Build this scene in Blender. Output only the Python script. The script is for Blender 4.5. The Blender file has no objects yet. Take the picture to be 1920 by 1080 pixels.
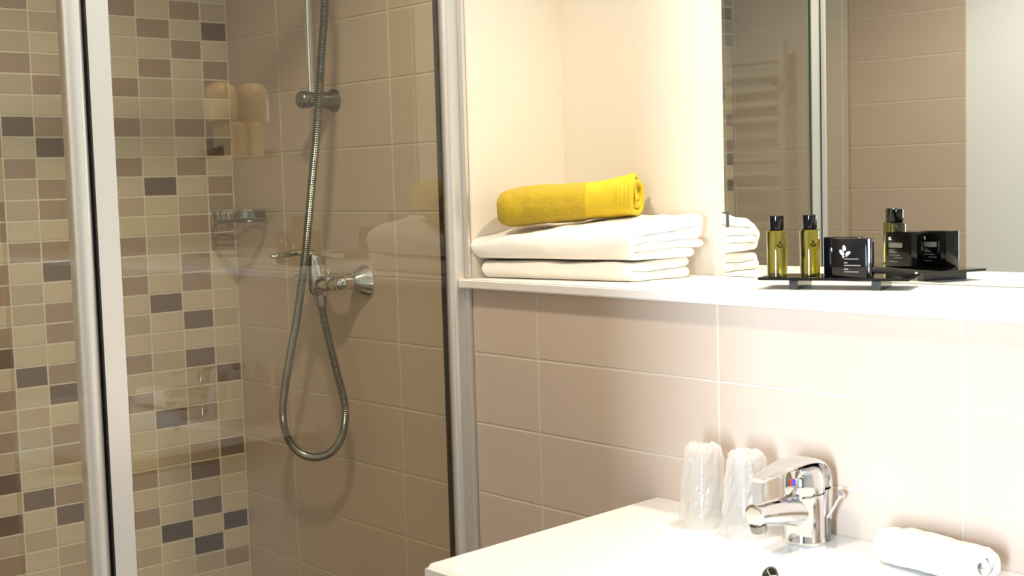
import bpy, bmesh, math, random
from mathutils import Vector, Matrix, noise

random.seed(7)
SC = bpy.context.scene
COL = SC.collection

# ------------------------------------------------------------------ camera
CAM_POS = Vector((2.01788976, -1.49280571, 1.3731955))
CAM_R = ((0.66351945, 0.74761228, -0.02859758),
         (0.04027193, -0.07385836, -0.99645527),
         (-0.74707437, 0.66001578, -0.07911425))
cd = bpy.data.cameras.new('camera')
cd.sensor_width = 36.0
cd.lens = 2479.88 / 1920 * 36.0
cd.clip_start = 0.02
cd.dof.use_dof = True
cd.dof.focus_distance = 2.2
cd.dof.aperture_fstop = 9.0
cam = bpy.data.objects.new('camera', cd)
COL.objects.link(cam)
r0, r1, r2 = (Vector(v) for v in CAM_R)
M = Matrix.Identity(4)
for i in range(3):
    M[i][0] = r0[i]; M[i][1] = -r1[i]; M[i][2] = -r2[i]; M[i][3] = CAM_POS[i]
cam.matrix_world = M
SC.camera = cam

# ------------------------------------------------------------------ world, lights, exposure
W = bpy.data.worlds.new('world'); SC.world = W; W.use_nodes = True
W.node_tree.nodes['Background'].inputs[0].default_value = (1.0, 0.95, 0.88, 1)
W.node_tree.nodes['Background'].inputs[1].default_value = 0.2

def add_light(name, kind, loc, energy, color, rot=None, **kw):
    l = bpy.data.lights.new(name, kind); l.energy = energy; l.color = color
    for k, v in kw.items(): setattr(l, k, v)
    o = bpy.data.objects.new(name, l); o.location = loc
    if rot is not None: o.rotation_euler = rot
    COL.objects.link(o); return o

WARM = (1.0, 0.86, 0.64)
# daylight coming through the doorway from a tall window of the next room
d = Vector((0.9, 0.0, 1.05)) - Vector((2.38, -3.55, 1.25))
add_light('window_daylight', 'AREA', (2.38, -3.55, 1.25), 230, (0.66, 0.81, 1.0),
          d.to_track_quat('-Z', 'Y').to_euler(), shape='RECTANGLE', size=0.40, size_y=1.5)
# ceiling downlights: one over the ledge, one over the middle of the room
add_light('niche_lamp', 'SPOT', (1.02, 0.125, 2.325), 60, WARM, (0, 0, 0),
          spot_size=math.radians(120), spot_blend=1.0, shadow_soft_size=0.035)
add_light('room_lamp', 'SPOT', (0.68, -0.70, 2.325), 43, (1.0, 0.88, 0.72), (0, 0, 0),
          spot_size=math.radians(150), spot_blend=0.5, shadow_soft_size=0.05)

vs = SC.view_settings
vs.view_transform = 'Standard'; vs.look = 'None'; vs.gamma = 1.0
vs.use_curve_mapping = False
vs.exposure = 0.12

# ------------------------------------------------------------------ helpers
def lin(c):
    return tuple(((v / 255) / 12.92 if v / 255 <= 0.04045 else ((v / 255 + 0.055) / 1.055) ** 2.4) for v in c) + (1.0,)

def mat(name, rgb, rough=0.5, metal=0.0, bump=None, vary=None, spec=None, coat=0.0, sheen=0.0, **kw):
    m = bpy.data.materials.new(name); m.use_nodes = True
    nt = m.node_tree; b = nt.nodes['Principled BSDF']
    b.inputs['Base Color'].default_value = lin(rgb)
    b.inputs['Roughness'].default_value = rough
    b.inputs['Metallic'].default_value = metal
    if spec is not None: b.inputs['Specular IOR Level'].default_value = spec
    if coat: b.inputs['Coat Weight'].default_value = coat; b.inputs['Coat Roughness'].default_value = 0.05
    if sheen: b.inputs['Sheen Weight'].default_value = sheen
    for k, v in kw.items(): b.inputs[k].default_value = v
    tc = nt.nodes.new('ShaderNodeTexCoord')
    if vary:
        sc, lo, hi = vary
        n = nt.nodes.new('ShaderNodeTexNoise'); n.inputs['Scale'].default_value = sc; n.inputs['Detail'].default_value = 3
        nt.links.new(tc.outputs['Object'], n.inputs['Vector'])
        mx = nt.nodes.new('ShaderNodeMix'); mx.data_type = 'RGBA'
        mx.inputs[6].default_value = lin([min(255, v * lo) for v in rgb]); mx.inputs[7].default_value = lin([min(255, v * hi) for v in rgb])
        nt.links.new(n.outputs['Fac'], mx.inputs[0]); nt.links.new(mx.outputs[2], b.inputs['Base Color'])
    if bump:
        sc, st, dist = bump
        n2 = nt.nodes.new('ShaderNodeTexNoise'); n2.inputs['Scale'].default_value = sc; n2.inputs['Detail'].default_value = 4
        nt.links.new(tc.outputs['Object'], n2.inputs['Vector'])
        bp = nt.nodes.new('ShaderNodeBump'); bp.inputs['Strength'].default_value = st; bp.inputs['Distance'].default_value = dist
        nt.links.new(n2.outputs['Fac'], bp.inputs['Height']); nt.links.new(bp.outputs['Normal'], b.inputs['Normal'])
    return m

def pane_mat(name, tint, ior=1.5, boost=1.0):
    """thin clear pane: mostly see-through, reflecting by Fresnel"""
    m = bpy.data.materials.new(name); m.use_nodes = True; nt = m.node_tree
    nt.nodes.remove(nt.nodes['Principled BSDF'])
    out = nt.nodes['Material Output']
    t = nt.nodes.new('ShaderNodeBsdfTransparent'); t.inputs[0].default_value = lin(tint)
    g = nt.nodes.new('ShaderNodeBsdfGlossy'); g.inputs['Roughness'].default_value = 0.0
    g.inputs[0].default_value = (1, 1, 1, 1)
    f = nt.nodes.new('ShaderNodeFresnel'); ge = nt.nodes.new('ShaderNodeNewGeometry')
    mr = nt.nodes.new('ShaderNodeMapRange'); mr.inputs['To Min'].default_value = ior; mr.inputs['To Max'].default_value = 1 / ior
    nt.links.new(ge.outputs['Backfacing'], mr.inputs['Value']); nt.links.new(mr.outputs[0], f.inputs[0])   # same reflection from either side
    mx = nt.nodes.new('ShaderNodeMixShader')
    nt.links.new(f.outputs[0], mx.inputs[0]); nt.links.new(t.outputs[0], mx.inputs[1]); nt.links.new(g.outputs[0], mx.inputs[2])
    nt.links.new(mx.outputs[0], out.inputs[0])
    return m

M_TILE = mat('taupe_tile', (205, 186, 168), 0.28, vary=(6, 0.98, 1.02))
M_GROUT = mat('grout', (218, 206, 188), 0.8, vary=(40, 0.96, 1.03))
MOS = {'L': mat('mosaic_light', (216, 200, 173), 0.22, vary=(9, 0.97, 1.03)),
       'm': mat('mosaic_sand', (199, 181, 157), 0.22, vary=(9, 0.97, 1.03)),
       'M': mat('mosaic_brown', (175, 150, 129), 0.22, vary=(9, 0.97, 1.03)),
       'D': mat('mosaic_dark', (123, 102, 86), 0.22, vary=(9, 0.96, 1.04)),
       'X': mat('mosaic_umber', (84, 68, 55), 0.22, vary=(9, 0.96, 1.04))}
M_PAINT = mat('white_paint', (228, 219, 204), 0.6, bump=(90, 0.05, 0.002))
M_PAINT2 = mat('white_wall_paint', (238, 240, 241), 0.5, bump=(90, 0.05, 0.002))
M_CEIL = mat('ceiling_paint', (240, 237, 230), 0.8)
M_FLOOR = mat('floor_tile', (112, 96, 82), 0.35, vary=(5, 0.95, 1.05))
M_LEDGE = mat('white_laminate', (240, 234, 226), 0.32)
M_CERAMIC = mat('white_ceramic', (246, 244, 240), 0.08, coat=0.4)
M_CHROME = mat('chrome', (226, 226, 226), 0.06, 1.0)
M_CHROME2 = mat('brushed_chrome', (150, 150, 146), 0.22, 1.0)
M_ALU = mat('satin_aluminium', (222, 218, 212), 0.36, 0.7, bump=(60, 0.02, 0.001))
M_GASKET = mat('dark_gasket', (24, 22, 22), 0.5)
M_MIRROR = mat('mirror_silver', (238, 241, 236), 0.0, 1.0)
M_GLASS = pane_mat('shower_glass', (243, 244, 232), 1.62)
M_GLASSEDGE = mat('glass_edge', (60, 92, 78), 0.1)
M_TOWELW = mat('white_terry', (246, 241, 232), 0.95, sheen=0.3, bump=(420, 0.5, 0.002))
M_TOWELY = mat('mustard_terry', (209, 178, 36), 0.95, sheen=0.15, bump=(520, 0.9, 0.003), vary=(160, 0.86, 1.06))
M_HEM = mat('mustard_hem', (214, 186, 42), 0.9, bump=(300, 0.3, 0.001))
M_BLACK = mat('black_plastic', (10, 10, 12), 0.08, spec=0.35)
M_TRAY = mat('black_glass', (14, 12, 14), 0.04)
M_TRAYLEG = mat('tray_foot', (40, 42, 50), 0.15)
M_BOX = mat('black_card', (11, 10, 11), 0.10, spec=0.35)
M_PRINT = mat('white_print', (236, 234, 230), 0.6)
M_GREYPRINT = mat('grey_print', (120, 116, 110), 0.6)
M_DARKPRINT = mat('dark_print', (34, 33, 4), 0.8, spec=0.1)
M_RED = mat('red_dot', (210, 40, 30), 0.3)
M_BLUE = mat('blue_dot', (30, 70, 200), 0.3)
M_DARK = mat('dark_hole', (20, 16, 12), 0.5)
M_RAD = mat('radiator_enamel', (240, 240, 236), 0.3)
M_IVORY = mat('ivory_plastic', (226, 198, 146), 0.35)
M_CUP = pane_mat('clear_cup', (252, 251, 249), 1.5)

def wrap_mat():
    m = bpy.data.materials.new('crinkled_film'); m.use_nodes = True; nt = m.node_tree
    b = nt.nodes['Principled BSDF']; b.inputs['Base Color'].default_value = lin((250, 246, 240)); b.inputs['Roughness'].default_value = 0.12
    t = nt.nodes.new('ShaderNodeBsdfTransparent'); mx = nt.nodes.new('ShaderNodeMixShader'); mx.inputs[0].default_value = 0.50
    tl = nt.nodes.new('ShaderNodeBsdfTranslucent'); tl.inputs[0].default_value = lin((250, 246, 240)); m2 = nt.nodes.new('ShaderNodeMixShader'); m2.inputs[0].default_value = 0.55
    nt.links.new(b.outputs[0], m2.inputs[1]); nt.links.new(tl.outputs[0], m2.inputs[2])
    nt.links.new(t.outputs[0], mx.inputs[1]); nt.links.new(m2.outputs[0], mx.inputs[2])
    nt.links.new(mx.outputs[0], nt.nodes['Material Output'].inputs[0])
    tc = nt.nodes.new('ShaderNodeTexCoord'); n = nt.nodes.new('ShaderNodeTexNoise'); n.inputs['Scale'].default_value = 90
    bp = nt.nodes.new('ShaderNodeBump'); bp.inputs['Strength'].default_value = 0.6; bp.inputs['Distance'].default_value = 0.004
    nt.links.new(tc.outputs['Object'], n.inputs['Vector']); nt.links.new(n.outputs['Fac'], bp.inputs['Height']); nt.links.new(bp.outputs['Normal'], b.inputs['Normal'])
    return m
M_FILM = wrap_mat()

def liquid_mat():
    m = bpy.data.materials.new('olive_liquid'); m.use_nodes = True; nt = m.node_tree
    b = nt.nodes['Principled BSDF']
    b.inputs['Base Color'].default_value = lin((116, 110, 16)); b.inputs['Roughness'].default_value = 0.02
    b.inputs['Transmission Weight'].default_value = 1.0; b.inputs['IOR'].default_value = 1.42
    b.inputs['Coat Weight'].default_value = 1.0; b.inputs['Coat Roughness'].default_value = 0.04; b.inputs['Coat IOR'].default_value = 1.6
    return m
M_LIQ = liquid_mat()

def obj(name, me, material=None, parent=None):
    if isinstance(me, bmesh.types.BMesh):
        bm = me; me = bpy.data.meshes.new(name)
        bmesh.ops.recalc_face_normals(bm, faces=bm.faces[:]); bm.to_mesh(me); bm.free()
    o = bpy.data.objects.new(name, me)
    if material is not None and not me.materials: me.materials.append(material)
    if parent is not None: o.parent = parent
    COL.objects.link(o); return o

ROOT = {}
def thing(name, label, cat, loc=(0, 0, 0), rotz=0.0, group=None):
    o = bpy.data.objects.new(name, None); COL.objects.link(o)
    o.empty_display_size = 0.02
    o.location = loc; o.rotation_euler = (0, 0, rotz)
    o['label'] = label; o['category'] = cat
    if group: o['group'] = group
    ROOT[o.name] = (Matrix.Translation(Vector(loc)) @ Matrix.Rotation(rotz, 4, 'Z')).inverted()
    return o

def part(name, bm, material, parent, smooth=True, world=True, label=None):
    """a part given in world coordinates, kept in the frame of its thing"""
    p = parent
    while p.parent is not None: p = p.parent
    if world and p.name in ROOT: bmesh.ops.transform(bm, matrix=ROOT[p.name], verts=bm.verts[:])
    o = obj(name, bm, material, parent)
    if smooth: smooth_obj(o)
    if label: o['label'] = label
    return o

def smooth_obj(o, ang=40):
    me = o.data
    me.polygons.foreach_set('use_smooth', [True] * len(me.polygons))
    try: me.set_sharp_from_angle(angle=math.radians(ang))
    except Exception: pass

def tag(o, label, cat, group=None):
    o['label'] = label; o['category'] = cat
    if group: o['group'] = group
    return o

def struct(name, bm, m, smooth=False):
    o = obj(name, bm, m); o['kind'] = 'structure'; return o

def box(bm, x0, x1, y0, y1, z0, z1, bev=0.0, seg=1):
    vs = [bm.verts.new((x, y, z)) for x in (x0, x1) for y in (y0, y1) for z in (z0, z1)]
    f = [bm.faces.new([vs[i] for i in q]) for q in ((0, 1, 3, 2), (4, 6, 7, 5), (0, 4, 5, 1), (2, 3, 7, 6), (0, 2, 6, 4), (1, 5, 7, 3))]
    if bev:
        es = list({e for q in f for e in q.edges})
        bmesh.ops.bevel(bm, geom=es, offset=bev, segments=seg, affect='EDGES', profile=0.5)
    return bm
def new(): return bmesh.new()
def bx(*a, **k): return box(new(), *a, **k)

def frames(path):
    T = []
    n = len(path)
    for i in range(n):
        a = path[max(0, i - 1)]; b = path[min(n - 1, i + 1)]; T.append((b - a).normalized())
    up = Vector((0, 0, 1)) if abs(T[0].z) < 0.9 else Vector((1, 0, 0))
    N = (up - T[0] * up.dot(T[0])).normalized(); out = []
    for i in range(n):
        N = (N - T[i] * N.dot(T[i])).normalized(); out.append((T[i], N, T[i].cross(N)))
    return out

def tube(bm, path, rad, seg=10, cap=True, sx=1.0):
    path = [Vector(p) for p in path]; fr = frames(path); rings = []
    for i, p in enumerate(path):
        r = rad[i] if isinstance(rad, (list, tuple)) else rad
        _, N, B = fr[i]
        rings.append([bm.verts.new(p + (N * math.cos(a) + B * math.sin(a) * sx) * r) for a in (2 * math.pi * k / seg for k in range(seg))])
    for a, b in zip(rings, rings[1:]):
        for k in range(seg): bm.faces.new((a[k], a[(k + 1) % seg], b[(k + 1) % seg], b[k]))
    if cap: bm.faces.new(rings[0][::-1]); bm.faces.new(rings[-1])
    return bm

def lathe(bm, prof, org=(0, 0, 0), axis=(0, 0, 1), seg=32, close=True):
    ax = Vector(axis).normalized(); u = ax.orthogonal().normalized(); v = ax.cross(u); org = Vector(org); rings = []
    for r, h in prof:
        if r < 1e-6: rings.append([bm.verts.new(org + ax * h)])
        else: rings.append([bm.verts.new(org + ax * h + (u * math.cos(2 * math.pi * k / seg) + v * math.sin(2 * math.pi * k / seg)) * r) for k in range(seg)])
    for a, b in zip(rings, rings[1:]):
        for k in range(seg):
            k2 = (k + 1) % seg
            if len(a) == 1 and len(b) > 1: bm.faces.new((a[0], b[k2], b[k]))
            elif len(b) == 1 and len(a) > 1: bm.faces.new((a[k], a[k2], b[0]))
            elif len(a) > 1: bm.faces.new((a[k], a[k2], b[k2], b[k]))
    if close:
        if len(rings[0]) > 1: bm.faces.new(rings[0][::-1])
        if len(rings[-1]) > 1: bm.faces.new(rings[-1])
    return bm

def prism(bm, poly, z0, z1):
    a = [bm.verts.new((x, y, z0)) for x, y in poly]; b = [bm.verts.new((x, y, z1)) for x, y in poly]
    n = len(poly)
    for i in range(n): bm.faces.new((a[i], a[(i + 1) % n], b[(i + 1) % n], b[i]))
    bm.faces.new(a[::-1]); bm.faces.new(b); return bm

def spline(pts, n=8):
    pts = [Vector(p) for p in pts]; out = []
    for i in range(len(pts) - 1):
        p0 = pts[max(0, i - 1)]; p1 = pts[i]; p2 = pts[i + 1]; p3 = pts[min(len(pts) - 1, i + 2)]
        for k in range(n):
            t = k / n
            out.append(0.5 * ((2 * p1) + (p2 - p0) * t + (2 * p0 - 5 * p1 + 4 * p2 - p3) * t * t + (3 * p1 - p0 - 3 * p2 + p3) * t ** 3))
    out.append(pts[-1]); return out

def copy_tree(o, parent=None):
    c = o.copy(); COL.objects.link(c); c.parent = parent
    for ch in list(o.children): copy_tree(ch, c)
    return c

# ------------------------------------------------------------------ structure
XC, CEIL, XR, YF = -0.5963, 2.35, 2.42, -1.47
TW, TH, Z0 = 0.38882, 0.125, 1.075
GR = 0.0032
LED_Z = 1.2072                     # top of the ledge
MTH = -0.03                        # small turn of the niche wall
MD = 0.243                         # mirror face depth at x = 0.8
def niche_y(x, off=0.0): return MD + off - math.tan(MTH) * (x - 0.8)

struct('floor', bx(-0.8, 2.6, -2.2, 0.5, -0.06, 0.0), M_FLOOR)
struct('ceiling', bx(-0.8, 2.6, -1.6, 0.5, CEIL, CEIL + 0.06), M_CEIL)
w_left = struct('wall_left', bx(XC - 0.12, XC - 0.0012, YF, 0.12, 0, CEIL), mat('mosaic_grout', (232, 222, 202), 0.8, vary=(40, 0.96, 1.03)))
bm = new()
box(bm, XC - 0.12, 0.2215, 0.0015, 0.13, 0, CEIL)
box(bm, 0.2215, XR, 0.0015, 0.36, 0, 1.1905)
w_back = struct('wall_back', bm, M_GROUT)
struct('wall_niche_end', bx(0.13, 0.222, 0.004, 0.33, LED_Z, CEIL), M_PAINT)
bm = new()
a = [(0.215, niche_y(0.215, 0.008)), (XR, niche_y(XR, 0.008)), (XR, 0.42), (0.215, 0.42)]
prism(bm, a, 1.19, CEIL)
struct('wall_niche', bm, M_PAINT)
struct('wall_right', bx(XR, XR + 0.1, YF, 0.36, 0, CEIL), M_PAINT2)
# wall behind the camera: tiled inside the shower, painted beyond, open doorway
w_front = struct('wall_front', bx(XC - 0.12, 0.188, YF - 0.12, YF - 0.0015, 0, CEIL), M_GROUT)
bm = new()
box(bm, 0.188, 1.372, YF - 0.12, YF, 0, CEIL)
box(bm, 1.372, 2.36, YF - 0.12, YF, 2.06, CEIL)
box(bm, 2.36, XR + 0.1, YF - 0.12, YF, 0, CEIL)
struct('wall_front_painted', bm, M_PAINT2)

def tile_mesh(name, w, h, axis, m, t=0.004, bev=0.0012):
    """front face at 0 along the outward normal, chamfered rim"""
    me = bpy.data.meshes.new(name); w2, h2 = w / 2, h / 2
    L = [(-w2 + bev, -h2 + bev, 0), (w2 - bev, -h2 + bev, 0), (w2 - bev, h2 - bev, 0), (-w2 + bev, h2 - bev, 0),
         (-w2, -h2, -bev), (w2, -h2, -bev), (w2, h2, -bev), (-w2, h2, -bev), (-w2, -h2, -t), (w2, -h2, -t), (w2, h2, -t), (-w2, h2, -t)]
    F = [(0, 1, 2, 3)] + [(i + 4, (i + 1) % 4 + 4, (i + 1) % 4, i) for i in range(4)] + [(i + 8, (i + 1) % 4 + 8, (i + 1) % 4 + 4, i + 4) for i in range(4)]
    if axis == '-y': V = [(u, -n, v) for u, v, n in L]
    elif axis == '+x': V = [(n, u, v) for u, v, n in L]
    elif axis == '+y': V = [(-u, n, v) for u, v, n in L]
    me.from_pydata(V, [], F); me.materials.append(m); return me

def tile_grid(parent, axis, us, vs, place, pick, stuff=None):
    cache = {}; n = 0
    for i in range(len(us) - 1):
        for j in range(len(vs) - 1):
            w = us[i + 1] - us[i] - GR; h = vs[j + 1] - vs[j] - GR
            if w < 0.004 or h < 0.004: continue
            m = pick(i, j)
            key = (round(w, 4), round(h, 4), m.name)
            if key not in cache: cache[key] = tile_mesh('tile', w, h, axis, m)
            o = bpy.data.objects.new('tile', cache[key]); o.location = place((us[i] + us[i + 1]) / 2, (vs[j] + vs[j + 1]) / 2)
            o.parent = parent; COL.objects.link(o); n += 1

def cuts(lo, hi, org, step):
    k = math.ceil((lo - org) / step + 1e-6); out = [lo]
    while org + k * step < hi - 1e-6: out.append(org + k * step); k += 1
    return out + [hi]

zc = cuts(0, CEIL, Z0, TH)
tile_grid(w_back, '-y', cuts(XC, 0.2215, 0, TW), zc, lambda u, v: (u, 0, v), lambda i, j: M_TILE)
tile_grid(w_back, '-y', [0.2215] + cuts(0.2215, XR, 0, TW)[1:], cuts(0, 1.1905, Z0, TH), lambda u, v: (u, 0, v), lambda i, j: M_TILE)
tile_grid(w_front, '+y', cuts(XC, 0.1865, -0.198, TW), zc, lambda u, v: (u, YF, v), lambda i, j: M_TILE)

# mosaic: columns counted from the corner, rows from z = 1.7 downwards; colours as they lie on the wall
MC = [0, .0630, .1360, .2130, .2890, .3650, .4410, .5070, .5750]
while MC[-1] < -YF - 0.03: MC.append(MC[-1] + 0.0715)
MC[-1] = -YF
MH = TH / 3
ROWS = {
 0: '-3L -2m -1D 0L 1M 2M 3L 4M 5D 6L 7M 8M 9M 10M 11L 12L 13L 14m 15L 16m 17D 18L 19L 20m 21D 22m 23L 24L 25X 26L 27M 28L',
 1: '-3L -2M -1L 0M 1L 2L 3L 4M 5L 6M 7L 8m 9M 10m 11M 12M 13L 14D 15L 16D 17m 18m 19M 20L 21M 22D 23m 24D 25L 26X 27m 28L',
 2: '-3L -2L -1M 0L 1M 2m 3L 4m 5L 6L 7D 8L 9L 10m 11L 12L 13D 14L 15L 16m 17L 18L 19D 20L 21m 22m 23L 24L 25X 26L 27L 28m',
 3: '-3L -2M -1L 0L 1L 2M 3L 4M 5L 6M 7L 8m 9L 10M 11m 12M 13L 14m 15L 16M 17L 18M 19L 20L 21L 22M 23L 24M 25L 26m 27L 28L',
 4: '0L 1m 2L 3M 4L 5L 6D 7L 8M 9L 10m 11L 12M 13L 14D 15L 16L 17m 18M 19L 20m 21L 22L 23M 24L 25M 26L 27m 28L',
 5: '-3m -2L -1m 0L 1m 2M 3L 4M 5D 6L 7M 8M 9L 10M 11D 12L 13M 14M 15L 16M 17D 18L 19M 20M 21L 22M 23D 24L 25m 26m 27L 28L',
 6: '-3L -2M -1m 0m 1M 2m 3L 4D 5L 6M 7m 8m 9L 10M 11L 12m 13m 14L 15L 16D 17L 18m 19m 20L 21L 22D 23L 24m 25L 26L 27m 28L',
 7: '-3L -2m -1L 0M 1L 2L 3m 4L 5M 6L 7L 8M 9M 10L 11M 12M 13L 14M 15D 16L 17M 18m 19M 20m 21D 22L 23D 24m 25M 26L 27M 28m'}
RC = {}
for c, s in ROWS.items():
    for w in s.split(): RC[(c, int(w[:-1]))] = w[-1]
rng = random.Random(3)
def mosaic_code(c, r):
    k = RC.get((c, r)); f = rng.random()
    return k or ('L' if f < .52 else 'm' if f < .70 else 'M' if f < .9 else 'D')
rmax = int((1.7 - 0.0) / MH); rmin = -int((CEIL - 1.7) / MH) - 1
cache = {}; rest = {}
for c in range(len(MC) - 1):
    for r in range(rmin, rmax + 1):
        zt = min(CEIL, 1.7 - r * MH); zb = max(0, zt - MH) if r > rmin else 1.7 - (r + 1) * MH
        w = MC[c + 1] - MC[c] - 0.0038; h = zt - zb - 0.0036
        if h < 0.006: continue
        k = mosaic_code(c, r); ce = (XC, -(MC[c] + MC[c + 1]) / 2, (zt + zb) / 2)
        single = (c < 8 and -2 <= r <= 27) or (c >= 15 and -2 <= r <= 8)
        if single:
            key = (round(w, 4), round(h, 4), k)
            if key not in cache: cache[key] = tile_mesh('mosaic_tile', w, h, '+x', MOS[k], bev=0.0008)
            o = bpy.data.objects.new('mosaic_tile', cache[key]); o.location = ce; o.parent = w_left; COL.objects.link(o)
        else:
            rest.setdefault(k, []).append((w, h, ce))
V, F, FM, mats = [], [], [], list(rest)
for mi, k in enumerate(mats):
    for w, h, ce in rest[k]:
        b0 = len(V)
        for x, s in ((0, 0.0008), (-0.0008, 0), (-0.004, 0)):
            for sy, sz in ((-1, -1), (1, -1), (1, 1), (-1, 1)): V.append((ce[0] + x, ce[1] + sy * (w / 2 - s), ce[2] + sz * (h / 2 - s)))
        F.append((b0, b0 + 1, b0 + 2, b0 + 3)); FM.append(mi)
        for q in (4, 8):
            for i in range(4): F.append((b0 + q + i, b0 + q + (i + 1) % 4, b0 + q - 4 + (i + 1) % 4, b0 + q - 4 + i)); FM.append(mi)
me = bpy.data.meshes.new('mosaic_field'); me.from_pydata(V, [], F)
for k in mats: me.materials.append(MOS[k])
me.polygons.foreach_set('material_index', FM)
mf = obj('mosaic_field', me, None, w_left); mf['kind'] = 'stuff'

struct('trim_2', bx(0.1868, 0.1905, YF - 0.003, YF + 0.0012, 0, CEIL), mat('edge_trim', (228, 206, 176), 0.4))

# door casing of the doorway the camera looks through
bm = new()
box(bm, 1.372, 1.392, YF - 0.13, YF + 0.012, 0, 2.06); box(bm, 2.34, 2.36, YF - 0.13, YF + 0.012, 0, 2.06); box(bm, 1.372, 2.36, YF - 0.13, YF + 0.012, 2.04, 2.06)
struct('trim_1', bm, M_PAINT2)

# ------------------------------------------------------------------ ledge and mirror
bm = new()
poly = [(0.2095, -0.022), (XR - 0.002, -0.022), (XR - 0.002, 0.20), (0.2225, 0.20), (0.2225, 0.001), (0.2095, 0.001)]
poly[2] = (XR - 0.002, niche_y(XR, 0.007)); poly[3] = (0.2225, niche_y(0.2225, 0.007))
prism(bm, poly, 1.1907, LED_Z)
bmesh.ops.bevel(bm, geom=[e for e in bm.edges if abs(e.verts[0].co.y + 0.022) < 1e-4 and abs(e.verts[1].co.y + 0.022) < 1e-4], offset=0.0025, segments=3, affect='EDGES')
o = obj('ledge_shelf', bm, M_LEDGE); smooth_obj(o)
tag(o, 'long white laminate ledge running along the top of the half-height tiled wall', 'shelf')

mir = thing('wall_mirror', 'large frameless mirror on the back of the niche above the ledge', 'mirror', (0.60, niche_y(0.60), LED_Z))
bm = new()
XM = 0.6005
def mirror_prism(x0, x1, o0, o1, z0, z1):
    b = new(); prism(b, [(x0, niche_y(x0, o0)), (x1, niche_y(x1, o0)), (x1, niche_y(x1, o1)), (x0, niche_y(x0, o1))], z0, z1); return b
part('mirror_glass', mirror_prism(XM, 2.36, 0.0, 0.006, LED_Z + 0.001, 2.25), M_MIRROR, mir, False)
for zc_ in (1.302, 2.02):
    b = mirror_prism(XM - 0.003, XM + 0.006, -0.004, 0.0, zc_ - 0.013, zc_ + 0.013)
    part('mirror_clip', b, M_CHROME, mir, False, label='small chrome mirror clip')

# ------------------------------------------------------------------ shower screen
GTH = 0.02
def gx(y): return 0.195 - math.tan(GTH) * y          # plane of the screen
ZB, ZT = 0.06, 2.0
scr = thing('shower_screen', 'fixed clear glass shower panel held between a wall profile and a flat aluminium stile', 'shower screen', (gx(-0.33), -0.33, ZB))
def slab_y(y0, y1, dx0, dx1, z0, z1, b=None):
    b = b or new(); prism(b, [(gx(y0) + dx0, y0), (gx(y0) + dx1, y0), (gx(y1) + dx1, y1), (gx(y1) + dx0, y1)], z0, z1); return b
def pane(y0, y1, z0, z1):
    b = new(); x0, x1 = gx(y0), gx(y1)
    b.faces.new([b.verts.new(p) for p in ((x0, y0, z0), (x1, y1, z0), (x1, y1, z1), (x0, y0, z1))]); return b
YS = -0.650
part('glass_panel', pane(YS + 0.004, -0.022, ZB, ZT), M_GLASS, scr, False)
# wall profile: slim gasket, rounded channel, flat wall strip
prof = []
for k in range(9):
    t = math.pi * k / 8
    prof.append((0.1965 - 0.0135 * math.cos(t), -0.022 - 0.0125 * math.sin(t)))
b = new(); prism(b, [(0.183, -0.0005)] + prof + [(0.210, -0.0005)], ZB - 0.03, ZT)
part('wall_profile', b, M_ALU, scr)
b = bx(0.2103, 0.2215, -0.0065, -0.0004, ZB - 0.03, 1.19)
box(b, 0.2103, 0.2215, -0.0065, -0.0004, 1.2085, ZT)
part('wall_strip', b, M_ALU, scr, False)
part('gasket', slab_y(-0.0375, -0.028, -0.014, -0.0095, ZB, ZT), M_GASKET, scr, False, label='dark sealing strip along the glass')
part('stile', slab_y(YS - 0.034, YS, -0.010, 0.004, ZB - 0.03, ZT), M_ALU, scr, False, label='flat satin aluminium stile')
part('glass_edge', slab_y(YS, YS + 0.0015, -0.003, 0.0015, ZB, ZT), M_GLASSEDGE, scr, False)
part('top_rail', slab_y(YS, -0.02, -0.012, 0.012, ZT, ZT + 0.025), M_ALU, scr, False)
part('bottom_rail', slab_y(YS, -0.02, -0.012, 0.012, ZB - 0.03, ZB), M_ALU, scr, False)

dr = thing('shower_door', 'narrow clear glass shower leaf with a rounded aluminium stile beside the flat one', 'shower door', (gx(-0.75), -0.75, ZB))
y1 = YS - 0.0365
pr = []
for k in range(11):
    t = -math.pi / 2 + math.pi * k / 10
    pr.append((gx(y1 - 0.016) - 0.006 + 0.012 * math.cos(t), y1 - 0.016 + 0.0155 * math.sin(t)))
b = new(); prism(b, [(gx(y1) - 0.014, y1 - 0.032)] + pr + [(gx(y1) - 0.014, y1)], ZB - 0.03, ZT)
part('stile', b, M_ALU, dr, label='rounded satin aluminium stile')
part('gasket', slab_y(y1, y1 + 0.0025, -0.014, 0.006, ZB, ZT), M_GASKET, dr, False)
YE = -0.8145
part('glass_leaf', pane(YE, y1 - 0.028, ZB, ZT), M_GLASS, dr, False)
part('edge_seal', slab_y(YE - 0.004, YE, -0.003, 0.003, ZB, ZT), pane_mat('clear_seal', (242, 240, 228), 1.40), dr, False, label='clear plastic seal on the free glass edge')

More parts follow.
